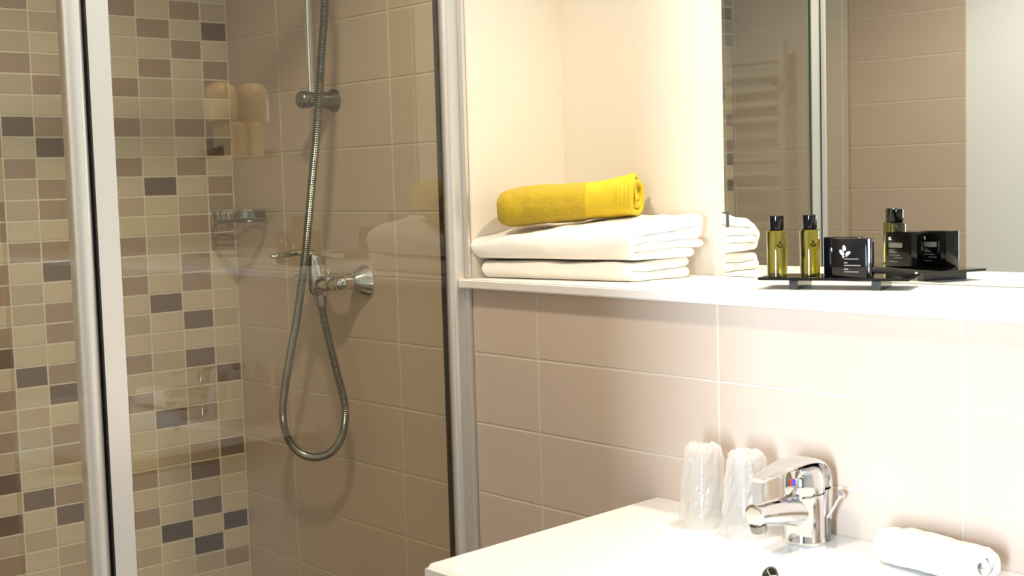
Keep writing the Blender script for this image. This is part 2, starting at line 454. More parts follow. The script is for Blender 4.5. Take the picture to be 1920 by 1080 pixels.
# ------------------------------------------------------------------ shower fittings
rail = thing('shower_rail', 'slim round chrome riser rail on two brackets above the shower mixer', 'shower rail', (-0.18, -0.055, 1.546))
part('rail_bar', tube(new(), [(-0.182, -0.056, 1.53), (-0.182, -0.056, 2.12)], 0.0088, 20), M_CHROME, rail)
for z in (1.546, 2.10):
    b = new(); lathe(b, [(0.0, 0), (0.0225, 0), (0.0225, 0.004), (0.018, 0.012), (0.0165, 0.02), (0.0165, 0.066), (0.0150, 0.0685), (0.0, 0.0685)], (-0.186, 0, z), (0.06, -1, 0), 32)
    br = part('bracket', b, M_CHROME2, rail)
    b = new(); lathe(b, [(0.0, 0), (0.0165, 0), (0.0172, 0.003), (0.0172, 0.012), (0.0145, 0.0155), (0.0, 0.0155)], (-0.1818, -0.0685, z), (0.06, -1, 0), 32)
    part('end_cap', b, M_CHROME2, br)
# hand shower above the picture
hs = thing('hand_shower', 'chrome hand shower resting in the holder high on the riser rail', 'hand shower', (-0.10, -0.11, 1.86))
part('handle', tube(new(), spline([(-0.062, -0.10, 1.80), (-0.085, -0.10, 1.88), (-0.12, -0.11, 1.97), (-0.14, -0.14, 2.02)], 5), [0.010] * 8 + [0.012] * 8, 14), M_CHROME, hs)
b = new(); lathe(b, [(0, 0), (0.02, 0), (0.042, 0.012), (0.044, 0.022), (0.0, 0.024)], (-0.143, -0.13, 2.03), (0, -0.75, -0.66), 28)
part('head', b, M_CHROME, hs)
part('holder', bx(-0.20, -0.128, -0.090, -0.040, 1.955, 1.985, bev=0.004), M_CHROME2, rail)

mx = thing('shower_mixer', 'chrome two-inlet shower mixer with a lever on the taupe tiled shower wall', 'tap', (-0.18, 0, 1.19))
for x in (-0.105, -0.255):
    b = new(); lathe(b, [(0.0, 0.0), (0.033, 0.0), (0.034, 0.004), (0.031, 0.010), (0.019, 0.028), (0.017, 0.031), (0.0, 0.031)], (x, 0, 1.191), (0, -1, 0), 40)
    part('rosette', b, M_CHROME, mx)
b = new()
tube(b, spline([(-0.105, -0.026, 1.191), (-0.105, -0.045, 1.191), (-0.112, -0.055, 1.190), (-0.135, -0.058, 1.189)], 5), [0.0135] * 6 + [0.0148] * 10, 24)
tube(b, spline([(-0.255, -0.026, 1.191), (-0.255, -0.045, 1.191), (-0.248, -0.055, 1.190), (-0.225, -0.058, 1.189)], 5), [0.0135] * 6 + [0.0148] * 10, 24)
tube(b, [(-0.137, -0.058, 1.189), (-0.134, -0.058, 1.189), (-0.112, -0.058, 1.189), (-0.106, -0.058, 1.189)], [0.014, 0.0165, 0.0165, 0.013], 8)
tube(b, [(-0.254, -0.058, 1.189), (-0.248, -0.058, 1.189), (-0.226, -0.058, 1.189), (-0.223, -0.058, 1.189)], [0.013, 0.0165, 0.0165, 0.014], 8)
tube(b, [(-0.225, -0.058, 1.189), (-0.205, -0.060, 1.19), (-0.18, -0.060, 1.192), (-0.155, -0.060, 1.19), (-0.135, -0.058, 1.189)], [0.0145, 0.0185, 0.022, 0.0185, 0.0145], 28)
part('body', b, M_CHROME, mx)
b = new()
rings = [(1.164, 0.019, -0.058), (1.172, 0.0235, -0.060), (1.20, 0.0250, -0.064), (1.224, 0.0245, -0.069), (1.240, 0.0220, -0.074), (1.2465, 0.017, -0.076)]
R = []
for z, r, y in rings: R.append([b.verts.new((-0.18 + r * 1.12 * math.cos(2 * math.pi * k / 28), y + r * 0.95 * math.sin(2 * math.pi * k / 28), z)) for k in range(28)])
for p, q in zip(R, R[1:]):
    for k in range(28): b.faces.new((p[k], p[(k + 1) % 28], q[(k + 1) % 28], q[k]))
b.faces.new(R[0][::-1]); b.faces.new(R[-1])
part('cartridge_housing', b, M_CHROME, mx)
b = new()
tube(b, spline([(-0.18, -0.070, 1.2455), (-0.181, -0.092, 1.2505), (-0.183, -0.125, 1.2485), (-0.185, -0.160, 1.2455)], 6), [0.010] * 4 + [0.0065] * 9 + [0.0058] * 4 + [0.0052, 0.004], 14, sx=1.5)
part('lever', b, M_CHROME, mx)
b = new(); lathe(b, [(0, 0), (0.0125, 0), (0.0125, 0.012), (0.010, 0.014), (0.010, 0.018), (0, 0.018)], (-0.173, -0.060, 1.150), (0, 0, 1), 6)
part('outlet_nut', b, M_CHROME2, mx)

hose_pts = [(-0.1705, -0.06, 1.1649), (-0.1688, -0.058, 1.1259), (-0.1549, -0.056, 1.0739), (-0.1328, -0.055, 1.0124), (-0.1124, -0.055, 0.9619), (-0.1098, -0.056, 0.9256), (-0.1223, -0.058, 0.8875), (-0.155, -0.06, 0.8549), (-0.1991, -0.063, 0.8387), (-0.2472, -0.066, 0.8369), (-0.2837, -0.07, 0.8524), (-0.3032, -0.074, 0.8837), (-0.3018, -0.078, 0.923), (-0.2774, -0.084, 0.9811), (-0.2425, -0.09, 1.0497), (-0.2063, -0.096, 1.1165), (-0.1824, -0.1, 1.1706), (-0.1589, -0.104, 1.2236), (-0.1341, -0.108, 1.2961), (-0.1095, -0.11, 1.3871), (-0.0886, -0.112, 1.4565), (-0.0721, -0.112, 1.5348), (-0.063, -0.108, 1.6225), (-0.0583, -0.102, 1.6906), (-0.0575, -0.098, 1.7586), (-0.062, -0.10, 1.80)]
sp = spline(hose_pts, 24)
acc = [0.0]
for p, q in zip(sp, sp[1:]): acc.append(acc[-1] + (q - p).length)
step = 0.0021; path = []; i = 0
for k in range(int(acc[-1] / step)):
    s = k * step
    while acc[i + 1] < s: i += 1
    t = (s - acc[i]) / (acc[i + 1] - acc[i]); path.append(sp[i].lerp(sp[i + 1], t))
hz = thing('shower_hose', 'ribbed metal shower hose hanging in a long loop below the mixer', 'hose', hose_pts[8])
M_HOSE = mat('hose_steel', (150, 150, 144), 0.26, 1.0)
part('hose_tube', tube(new(), path, [0.0084 if k % 2 else 0.0069 for k in range(len(path))], 12), M_HOSE, hz)
part('connector', tube(new(), [sp[0] + Vector((0, 0, 0.004)), sp[0] - Vector((0, 0, 0.004)), sp[0] - Vector((0, 0, 0.020)), sp[0] - Vector((-0.001, 0, 0.026))], [0.009, 0.0115, 0.0105, 0.0085], 16), M_CHROME2, hz)

# soap basket in the corner of the shower
sb = thing('soap_basket', 'small oval chrome wire soap basket in the corner of the shower', 'soap dish', (-0.515, -0.055, 1.30))
cx_, cy_, ra, rb = -0.487, -0.052, 0.076, 0.046
def oval(z, s=1.0, n=48): return [(cx_ + ra * s * math.cos(2 * math.pi * k / n), cy_ + rb * s * math.sin(2 * math.pi * k / n), z) for k in range(n + 1)]
part('rim_wire', tube(new(), oval(1.331), 0.0022, 8), M_CHROME, sb)
part('base_wire', tube(new(), oval(1.309, 0.93), 0.0020, 8), M_CHROME2, sb)
for k in range(20):
    a = 2 * math.pi * k / 20
    p = (cx_ + ra * math.cos(a), cy_ + rb * math.sin(a), 1.331); q = (cx_ + ra * .93 * math.cos(a), cy_ + rb * .93 * math.sin(a), 1.309)
    part('side_wire', tube(new(), [p, q], 0.0014, 6), M_CHROME2, sb)
for k in range(9):
    x = cx_ + (k - 4) * 0.0145; hw = rb * .93 * math.sqrt(max(0, 1 - ((x - cx_) / (ra * .93)) ** 2))
    part('floor_wire', tube(new(), [(x, cy_ - hw, 1.309), (x, cy_ + hw, 1.309)], 0.0014, 6), M_CHROME2, sb)
part('wall_bracket', bx(-0.583, -0.568, -0.008, 0.0, 1.314, 1.336, bev=0.002), M_CHROME, sb)
b = new(); n = 14; lo = []; hi = []
for k in range(n + 1):
    a = -0.95 + 1.9 * k / n
    lo.append(b.verts.new((cx_ + (ra + .001) * math.cos(a), cy_ + (rb + .001) * math.sin(a), 1.316))); hi.append(b.verts.new((cx_ + (ra + .001) * math.cos(a), cy_ + (rb + .001) * math.sin(a), 1.3335)))
for k in range(n): b.faces.new((lo[k], lo[k + 1], hi[k + 1], hi[k]))
part('rim_band', b, M_CHROME2, sb)

# ------------------------------------------------------------------ washbasin
DECK = 0.884
BOWL = [(0.772, -0.128), (1.40, -0.128), (1.44, -0.26), (1.36, -0.40), (1.14, -0.44), (1.03, -0.335), (0.955, -0.265), (0.86, -0.192)]
def seg_d(px_, py_, a, b):
    dx, dy = b[0] - a[0], b[1] - a[1]; t = max(0, min(1, ((px_ - a[0]) * dx + (py_ - a[1]) * dy) / (dx * dx + dy * dy)))
    return math.hypot(px_ - a[0] - t * dx, py_ - a[1] - t * dy)
def inside(x, y):
    c = False; n = len(BOWL)
    for i in range(n):
        (x1, y1_), (x2, y2) = BOWL[i], BOWL[i - 1]
        if (y1_ > y) != (y2 > y) and x < (x2 - x1) * (y - y1_) / (y2 - y1_) + x1: c = not c
    return c
def basin_z(x, y):
    d = min(seg_d(x, y, BOWL[i], BOWL[i - 1]) for i in range(len(BOWL)))
    if not inside(x, y): return DECK
    t = min(1, d / 0.115); z = 0.105 * (1 - (1 - t) ** 2.2)
    return DECK - z * min(1, d / 0.012 * 0.5 + 0.5 if d < 0.012 else 1)
bs = thing('washbasin', 'white ceramic washbasin with a wide flat deck set against the tiled wall', 'washbasin', (1.05, -0.001, DECK))
NX, NY = 150, 84
b = new(); top = []; bot = []
for j in range(NY + 1):
    y = -0.001 - 0.470 * j / NY; xl = 0.6495 + 0.053 * (-y); rt = []; rb_ = []
    for i in range(NX + 1):
        x = xl + (1.52 - xl) * i / NX
        e = min(x - xl, 1.52 - x, y + 0.471); rd = 0.006
        z = basin_z(x, y) - (rd - math.sqrt(max(0, rd * rd - (rd - e) ** 2)) if e < rd else 0)
        rt.append(b.verts.new((x, y, z))); rb_.append(b.verts.new((x, y, min(DECK - 0.034, basin_z(x, y) - 0.012))))
    top.append(rt); bot.append(rb_)
for j in range(NY):
    for i in range(NX):
        b.faces.new((top[j][i], top[j][i + 1], top[j + 1][i + 1], top[j + 1][i])); b.faces.new((bot[j][i], bot[j + 1][i], bot[j + 1][i + 1], bot[j][i + 1]))
for j in range(NY):
    b.faces.new((top[j][0], top[j + 1][0], bot[j + 1][0], bot[j][0])); b.faces.new((top[j][NX], bot[j][NX], bot[j + 1][NX], top[j + 1][NX]))
for i in range(NX):
    b.faces.new((top[0][i], bot[0][i], bot[0][i + 1], top[0][i + 1])); b.faces.new((top[NY][i], top[NY][i + 1], bot[NY][i + 1], bot[NY][i]))
part('basin_bowl', b, M_CERAMIC, bs)
# overflow ring on the rear slope of the bowl
ox, oy = 0.9790, -0.1425
oz = basin_z(ox, oy); e = 0.004
nrm = Vector((-(basin_z(ox + e, oy) - basin_z(ox - e, oy)) / (2 * e), -(basin_z(ox, oy + e) - basin_z(ox, oy - e)) / (2 * e), 1)).normalized()
b = new(); lathe(b, [(0.0135, -0.006), (0.0135, 0.002), (0.0122, 0.0038), (0.0102, 0.0038), (0.0092, 0.001), (0.0092, -0.006)], (ox, oy, oz), nrm, 36, close=False)
ring = part('overflow_ring', b, M_CHROME, bs, label='chrome overflow ring')
b = new(); lathe(b, [(0, 0.0006), (0.0097, 0.0006)], (ox, oy, oz), nrm, 24, close=False); part('overflow_hole', b, M_DARK, ring)
b = new(); u = nrm.orthogonal().normalized(); v = nrm.cross(u); c = Vector((ox, oy, oz)) + nrm * 0.0016
for k in range(3):
    a = 2 * math.pi * k / 3 + 0.5; tube(b, [c, c + (u * math.cos(a) + v * math.sin(a)) * 0.0098], 0.0011, 6)
part('overflow_spokes', b, M_CHROME, ring)
b = new(); lathe(b, [(0, 0.004), (0.018, 0.004), (0.022, 0.002), (0.022, 0)], (1.20, -0.28, basin_z(1.20, -0.28)), (0, 0, 1), 28); part('drain', b, M_CHROME, bs)

# ------------------------------------------------------------------ basin tap
FX, FY = 0.9705, -0.060
tp = thing('basin_tap', 'chrome single-lever tap standing on the rear deck of the washbasin', 'tap', (FX, FY, DECK))
b = new()
lathe(b, [(0, 0), (0.0280, 0), (0.0288, 0.002), (0.0288, 0.006), (0.0278, 0.009), (0.0278, 0.03), (0.0280, 0.055), (0.0284, 0.064), (0.0280, 0.068), (0.0, 0.068)], (FX, FY, DECK), (0, 0, 1), 40)
part('body', b, M_CHROME, tp)
b = new()
lathe(b, [(0.0278, 0.0), (0.0282, 0.004), (0.0278, 0.014), (0.0262, 0.023), (0.022, 0.031), (0.013, 0.036), (0, 0.0375)], (FX, FY, DECK + 0.0695), (0, -0.06, 1), 40)
part('cartridge_dome', b, M_CHROME, tp)
b = new()
ps = spline([(FX, FY - 0.008, DECK + 0.044), (FX, FY - 0.035, DECK + 0.049), (FX, FY - 0.070, DECK + 0.0535), (FX, FY - 0.098, DECK + 0.0555), (FX, FY - 0.106, DECK + 0.0555)], 6)
tube(b, ps, [0.0225 - 0.0075 * min(1, k / 16) for k in range(len(ps) - 3)] + [0.0148, 0.0138, 0.0115], 28)
spt = part('spout', b, M_CHROME, tp)
b = new(); lathe(b, [(0, 0), (0.0105, 0), (0.0112, 0.003), (0.0112, 0.010), (0, 0.010)], (FX, FY - 0.095, DECK + 0.0345), (0, -0.30, 1), 28); part('aerator', b, M_CHROME2, spt)
# lever: a flat strap that rises behind the dome, arches over it and runs forward
ps = spline([(0, 0.0285, 0.030), (0, 0.0310, 0.066), (0, 0.0280, 0.092), (0, 0.013, 0.1085), (0, -0.010, 0.1125), (0, -0.045, 0.1095), (0, -0.080, 0.1035), (0, -0.099, 0.1005)], 6)
b = new(); fr = frames(ps); R = []
for k, p in enumerate(ps):
    t = k / (len(ps) - 1); wd = 0.0240 - 0.012 * max(0, t - 0.3) if t < 0.7 else 0.0192 - 0.009 * (t - 0.7) / 0.3; th = 0.0050 - 0.0022 * t
    T = fr[k][0]; N = Vector((1, 0, 0)).cross(T).normalized(); ctr = Vector((FX, FY, DECK)) + p; ring_ = []
    for s in range(16):
        a = 2 * math.pi * s / 16; ca, sa = math.cos(a), math.sin(a)
        ring_.append(b.verts.new(ctr + Vector((1, 0, 0)) * wd * math.copysign(abs(ca) ** 0.6, ca) + N * th * math.copysign(abs(sa) ** 0.7, sa) + N * (-0.004 * (1 - ca * ca))*0))
    R.append(ring_)
for p, q in zip(R, R[1:]):
    for k in range(16): b.faces.new((p[k], p[(k + 1) % 16], q[(k + 1) % 16], q[k]))
b.faces.new(R[0][::-1]); b.faces.new(R[-1])
lev = part('lever', b, M_CHROME, tp)
ind = Vector((FX + 0.004, FY - 0.0285, DECK + 0.0865)); nn = Vector((0.25, -1, 0.12)).normalized(); uu = Vector((0, 0, 1)).cross(nn).normalized(); vv = nn.cross(uu)
for sgn, m_, nm in ((-1, M_RED, 'red'), (1, M_BLUE, 'blue')):
    b = new(); c0 = b.verts.new(ind); arc = [b.verts.new(ind + uu * sgn * 0.0040 * math.cos(a) + vv * 0.0050 * math.sin(a)) for a in [(-math.pi / 2 + math.pi * k / 8) for k in range(9)]]
    for k in range(8): b.faces.new((c0, arc[k], arc[k + 1]))
    ex = bmesh.ops.extrude_face_region(b, geom=b.faces[:]); bmesh.ops.translate(b, verts=[g for g in ex['geom'] if isinstance(g, bmesh.types.BMVert)], vec=nn * 0.0012)
    part('temperature_mark', b, m_, tp, label=nm + ' half of the hot and cold mark')
b = new(); tube(b, [(FX + 0.018, FY + 0.026, DECK + 0.03), (FX + 0.031, FY + 0.038, DECK + 0.060)], 0.0028, 10)
rod = part('waste_rod', b, M_CHROME, tp)
b = new(); lathe(b, [(0, -0.006), (0.004, -0.005), (0.006, 0), (0.004, 0.005), (0, 0.006)], (FX + 0.0315, FY + 0.0385, DECK + 0.062), (0.4, 0.4, 0.8), 16); part('knob', b, M_CHROME, rod)
part('rod_collar', tube(new(), [(FX + 0.018, FY + 0.026, DECK), (FX + 0.018, FY + 0.026, DECK + 0.032)], 0.0052, 14), M_CHROME2, tp)

# ------------------------------------------------------------------ wrapped tumblers
def tumbler(x, y, seed, label):
    t = thing('tumbler', label, 'cup', (x, y, DECK), 0.0, 'wrapped tumblers on the washbasin')
    b = new()
    lathe(b, [(0.0310, 0.002), (0.0316, 0.006), (0.0225, 0.106), (0.0205, 0.108), (0, 0.108), ], (x, y, DECK), (0, 0, 1), 36, close=False)
    lathe(b, [(0.0288, 0.002), (0.0205, 0.101), (0.0, 0.101)], (x, y, DECK), (0, 0, 1), 36, close=False)
    part('cup', b, M_CUP, t)
    rg = random.Random(seed); b = new(); rings = []; n = 30
    prof = [(0.0372, 0.0008), (0.0352, 0.008), (0.0345, 0.020), (0.0335, 0.034), (0.0322, 0.050), (0.0305, 0.064), (0.0292, 0.078), (0.0278, 0.090), (0.0262, 0.102), (0.0232, 0.1105), (0.0165, 0.1145), (0.007, 0.1135)]
    for r, h in prof:
        amp = 0.0028 if h < 0.03 else 0.0020
        if h > 0.1: amp = 0.0032
        rings.append([b.verts.new((x + (r + rg.uniform(-amp, amp)) * math.cos(2 * math.pi * k / n), y + (r + rg.uniform(-amp, amp)) * math.sin(2 * math.pi * k / n), DECK + max(0.0006, h + rg.uniform(-amp, amp) * (0.3 if h < .01 else 1)))) for k in range(n)])
    for p, q in zip(rings, rings[1:]):
        for k in range(n): b.faces.new((p[k], p[(k + 1) % n], q[(k + 1) % n], q[k]))
    b.faces.new(rings[-1])
    part('plastic_film', b, M_FILM, t, False, label='crinkled clear plastic wrapper')
tumbler(0.8130, -0.0770, 5, 'upturned film-wrapped tumbler by the washbasin corner, farther from the tap')
tumbler(0.8880, -0.0765, 11, 'upturned film-wrapped tumbler standing right next to the tap')

# ------------------------------------------------------------------ towels
def fold_path(nest, H, depth):
    """centre line (b, z) of a towel folded into 2*nest layers, outer wrap closed at the front"""
    n = 2 * nest; t = H / n
    zz = [t * (k + 0.5) for k in range(n)]
    order = []
    def layer(k, toward_back):
        front = 0.5 * t * (n - 1 - 2 * min(k, n - 1 - k) * 0 ) * 0
        lvl = min(k, n - 1 - k); r = (zz[n - 1 - lvl] - zz[lvl]) / 2
        f = t / 2 + lvl * t * 0.9 + r; bk = depth - t / 2 - (0.012 if k in (0, n - 1) else 0.0)
        bs_ = [f + (bk - f) * q / 12 for q in range(13)]
        pts = [(q, zz[k]) for q in bs_]
        return pts if toward_back else pts[::-1]
    def uturn(k):            # front turn joining layer k and its mate
        lvl = min(k, n - 1 - k); r = (zz[n - 1 - lvl] - zz[lvl]) / 2; f = t / 2 + lvl * t * 0.9 + r
        c = (zz[n - 1 - lvl] + zz[lvl]) / 2; up = k < n - 1 - k
        out = []
        for q in range(1, 8):
            a = math.pi * q / 8
            out.append((f - r * math.sin(a) * 0.85, c - r * math.cos(a) if up else c + r * math.cos(a)))
        return out
    path = []; k = nest - 1
    while True:
        path += layer(k, False); path += uturn(k); k = n - 1 - k; path += layer(k, True)
        nk = k + 1 if k >= nest else k - 1
        if nk >= n or nk < 0: break
        # back turn
        r = t / 2; c = (zz[k] + zz[nk]) / 2
        b0 = depth - t / 2
        up = nk > k
        for q in range(1, 5):
            a = math.pi * q / 5; path.append((b0 + r * math.sin(a) * 0.8, c - r * math.cos(a) if up else c + r * math.cos(a)))
        k = nk
    return path, t

def folded_towel(name, label, FL, FR, BR, BL, zbase, hfront, hback, nest, seed, sag=0.004, hl=1.0):
    dep = 0.19; H = hfront
    path, t = fold_path(nest, H, dep)
    half = t * 0.5; n = len(path)
    nor = []
    for i in range(n):
        a = path[max(0, i - 1)]; c = path[min(n - 1, i + 1)]; dx, dz = c[0] - a[0], c[1] - a[1]; l = math.hypot(dx, dz) or 1; nor.append((-dz / l, dx / l))
    NS = 56; b = new(); rings = []
    off = Vector((seed * 7.3, seed * 3.1, 0))
    for s in range(-2, NS + 3):
        a = max(0, min(1, s / NS)); th = half * (1.0 if 0 <= s <= NS else 0.8 if s in (-1, NS + 1) else 0.35)
        ring_ = []
        for side in (1, -1):
            seq = range(n) if side == 1 else range(n - 1, -1, -1)
            for i in seq:
                q, z = path[i]
                bq = (q + nor[i][0] * th * side) / dep; zz_ = z + nor[i][1] * th * side
                lay = int(max(0, min(2 * nest - 1, z / t)))
                ex = 0.0
                if s > NS or s < 0:
                    ex = (0.35 if abs(s - NS / 2) < NS / 2 + 1.5 else 0.55) * half * (1 if s > NS else -1)
                wob = noise.noise(Vector((lay * 1.7, bq * 3.0, 4.0 + (1 if s > NS / 2 else 0))) + off) * 0.010 * abs(2 * a - 1) ** 3
                u_ = a
                P = Vector(FL).lerp(Vector(FR), u_).lerp(Vector(BL).lerp(Vector(BR), u_), max(-0.05, min(1.05, bq)))
                dirx = (Vector(FR) - Vector(FL)).normalized()
                P2 = P + dirx * (ex + wob)
                hs_ = (hfront + (hback - hfront) * max(0, min(1, bq))) / H
                hs_ *= hl + (1 - hl) * min(1, a * 2.2)
                zf = zz_ * hs_
                wv = noise.noise(Vector((P2.x * 9, P2.y * 12, zz_ * 26)) + off) * sag + noise.noise(Vector((P2.x * 30, P2.y * 30, zz_ * 60)) + off) * sag * 0.35
                zf += wv * min(1, zz_ / (H * 0.35))
                pert = noise.noise(Vector((P2.x * 14, zz_ * 30, 9.0)) + off) * 0.003
                ring_.append(b.verts.new((P2.x, P2.y + pert, zbase + max(0.0004, zf))))
        rings.append(ring_)
    m_ = len(rings[0])
    for p, q in zip(rings, rings[1:]):
        for k in range(m_): b.faces.new((p[k], p[(k + 1) % m_], q[(k + 1) % m_], q[k]))
    for rg_, rev in ((rings[0], True), (rings[-1], False)):
        for i in range(n - 1):
            f = (rg_[i], rg_[i + 1], rg_[m_ - 2 - i], rg_[m_ - 1 - i]); b.faces.new(f[::-1] if rev else f)
    o = obj(name, b, M_TOWELW); smooth_obj(o, 70)
    sd = o.modifiers.new('soft', 'SUBSURF'); sd.levels = 1; sd.render_levels = 1
    return tag(o, label, 'towel', 'folded white towels on the ledge')

folded_towel('folded_towel', 'thin white folded towel lying directly on the ledge under another towel',
             (0.236, 0.010), (0.540, 0.058), (0.552, 0.216), (0.238, 0.20), LED_Z, 0.031, 0.036, 1, 1, 0.0035)
folded_towel('folded_towel', 'thick white folded towel topping the pair, with a mustard towel on it',
             (0.2265, -0.004), (0.544, 0.056), (0.572, 0.212), (0.230, 0.205), LED_Z + 0.0345, 0.046, 0.072, 2, 2, 0.010, 0.85)

# mustard towel rolled loosely on top
def rolled(name, P0, P1, ra_, rb_, turns, th, NS, shape, zoff=None, jit=0.002, seed=1, samples=96, sq=0.8):
    ax = (P1 - P0); L = ax.length; ax.normalize(); side = Vector((0, 0, 1)).cross(ax).normalized()
    path = []
    for i in range(samples + 1):
        a = i / samples; ang = -0.6 * math.pi + 2 * math.pi * turns * a; k = (0.30 + 0.70 * a)
        ca, sa = math.cos(ang), math.sin(ang)
        path.append((ra_ * k * math.copysign(abs(ca) ** sq, ca), rb_ * k * math.copysign(abs(sa) ** sq, sa)))
    n = len(path); nor = []
    for i in range(n):
        a = path[max(0, i - 1)]; c = path[min(n - 1, i + 1)]; dx, dz = c[0] - a[0], c[1] - a[1]; l = math.hypot(dx, dz) or 1; nor.append((-dz / l, dx / l))
    b = new(); rings = []
    for s in range(-2, NS + 3):
        a = max(0, min(1, s / NS)); hf = th / 2 * (1 if 0 <= s <= NS else 0.8 if s in (-1, NS + 1) else 0.35)
        ex = 0 if 0 <= s <= NS else (0.35 if s in (-1, NS + 1) else 0.55) * th / 2 * (1 if s > NS else -1)
        sw, sh, dz_ = shape(a); ring_ = []
        for sd in (1, -1):
            for i in (range(n) if sd == 1 else range(n - 1, -1, -1)):
                u_, z_ = path[i]
                u2 = (u_ + nor[i][0] * hf * sd) * sw; z2 = (z_ + nor[i][1] * hf * sd) * sh
                fr_ = i / n
                wob = noise.noise(Vector((fr_ * 9, 3.3 + seed, a * 1.0))) * 0.007 * (abs(2 * a - 1) ** 4)
                P = P0 + ax * (a * L + ex + wob) + side * u2 + Vector((0, 0, z2 + dz_))
                P += Vector((noise.noise(P * 55), noise.noise(P * 55 + Vector((5, 0, 0))), noise.noise(P * 55 + Vector((0, 5, 0))))) * jit + Vector((0, 0, noise.noise(P * 14))) * jit * 1.5
                ring_.append(b.verts.new(P))
        rings.append(ring_)
    m_ = len(rings[0])
    for p, q in zip(rings, rings[1:]):
        for k in range(m_): b.faces.new((p[k], p[(k + 1) % m_], q[(k + 1) % m_], q[k]))
    for rg_, rev in ((rings[0], True), (rings[-1], False)):
        for i in range(n - 1):
            f = (rg_[i], rg_[i + 1], rg_[m_ - 2 - i], rg_[m_ - 1 - i]); b.faces.new(f[::-1] if rev else f)
    return b
ZT2 = LED_Z + 0.0345 + 0.046
YP0, YP1 = Vector((0.264, 0.047, ZT2 + 0.0445)), Vector((0.464, 0.170, ZT2 + 0.0590))
def ysh(a):
    l = min(1, 0.88 + 2.4 * a)
    flare = max(0, (a - 0.80) / 0.20)
    dip = math.exp(-((a - 0.70) / 0.10) ** 2)
    return (l * (1 + 0.06 * flare), l * (1 + 0.06 * flare - 0.05 * dip + 0.02 * math.sin(a * 9)), 0.004 * flare)
b = rolled('rolled_towel', YP0, YP1, 0.050, 0.0352, 2.35, 0.0085, 120, ysh, jit=0.0016)
yt = obj('rolled_towel', b, M_TOWELY); smooth_obj(yt, 80)
yt.data.materials.append(M_HEM)
P0 = Vector((YP0.x, YP0.y, 0)); AX = (Vector((YP1.x, YP1.y, 0)) - P0).normalized(); LL = (YP1 - YP0).length
for p in yt.data.polygons:
    if (Vector((p.center.x, p.center.y, 0)) - P0).dot(AX) > LL * 0.66: p.material_index = 1
for v in yt.data.vertices:                      # gathered pleats at the hem
    t = ((Vector((v.co.x, v.co.y, 0)) - P0).dot(AX)) / LL
    if t > 0.86: v.co += Vector((0.0011, -0.0011, 0)) * math.sin(t * LL * 900) * min(1, (t - 0.86) * 10)
tag(yt, 'mustard yellow terry towel rolled up on top of the white towels', 'towel')

# rolled white face cloth on the basin
def wsh(a):
    e_ = min(1, 0.74 + 2.6 * a) if a < 0.10 else (min(1, 0.80 + 2.0 * (1 - a)) if a > 0.9 else 1)
    return (e_, e_ * (1 + 0.03 * math.sin(a * 7)), 0)
b = rolled('face_cloth', Vector((1.094, -0.058, DECK + 0.0245)), Vector((1.240, -0.082, DECK + 0.0245)), 0.032, 0.0215, 2.4, 0.0065, 70, wsh, jit=0.0016, seed=4)
fc = obj('face_cloth', b, M_TOWELW); smooth_obj(fc, 80)
tag(fc, 'small white face cloth rolled up on the washbasin right of the tap', 'face cloth')

# ------------------------------------------------------------------ tray with toiletries
TA = math.radians(22)
tray = thing('display_tray', 'low black glass tray on two bar feet standing on the ledge before the mirror', 'tray', (0.808, 0.057, LED_Z), TA)
part('tray_top', bx(0.0, 0.216, 0.0, 0.088, 0.0135, 0.0175, bev=0.0006), M_TRAY, tray, False, world=False)
for x in (0.052, 0.170):
    part('tray_foot', bx(x - 0.0065, x + 0.0065, 0.002, 0.086, 0.0, 0.0133, bev=0.0006), M_TRAYLEG, tray, False, world=False)
TZ = LED_Z + 0.0177

bt = thing('toiletry_bottle', 'small olive-filled bottle with a black cap at the left end of the tray', 'bottle', (0.823, 0.0835, TZ), 0.0, 'toiletry bottles on the tray')
b = new(); lathe(b, [(0, 0), (0.0135, 0), (0.0146, 0.0012), (0.0146, 0.0655), (0.0136, 0.0678), (0.009, 0.0690), (0, 0.0690)], (0, 0, 0), (0, 0, 1), 40)
part('bottle_body', b, M_LIQ, bt, world=False)
b = new(); lathe(b, [(0, 0), (0.0103, 0), (0.0106, 0.0005), (0.0106, 0.0195), (0.0099, 0.0203), (0, 0.0203)], (0, 0, 0.0692), (0, 0, 1), 36)
part('cap', b, M_BLACK, bt, world=False)
b = new()
va = -0.62                                        # print faces the room
def on_cyl(a, z, r=0.01475): return Vector((r * math.cos(a), r * math.sin(a), z))
def leaf(b, ca, cz, ln, wd, rot):
    pts = []
    for k in range(10):
        t = 2 * math.pi * k / 10; u_, v_ = wd * math.cos(t), ln * math.sin(t)
        pts.append(b.verts.new(on_cyl(ca + (u_ * math.cos(rot) - v_ * math.sin(rot)) / 0.0147, cz + u_ * math.sin(rot) + v_ * math.cos(rot))))
    b.faces.new(pts)
for ca, cz, rot in ((va + 0.02, 0.050, 0.1), (va - 0.15, 0.0455, 0.7), (va + 0.20, 0.0450, -1.0)): leaf(b, ca, cz, 0.0033, 0.0015, rot)
part('emblem', b, M_DARKPRINT, bt, False, world=False, label='dark three-petal emblem')
b2 = copy_tree(bt); b2.location = (0.8525, 0.1235, TZ); b2['label'] = 'small olive-filled bottle with a black cap nearest the black cartons'

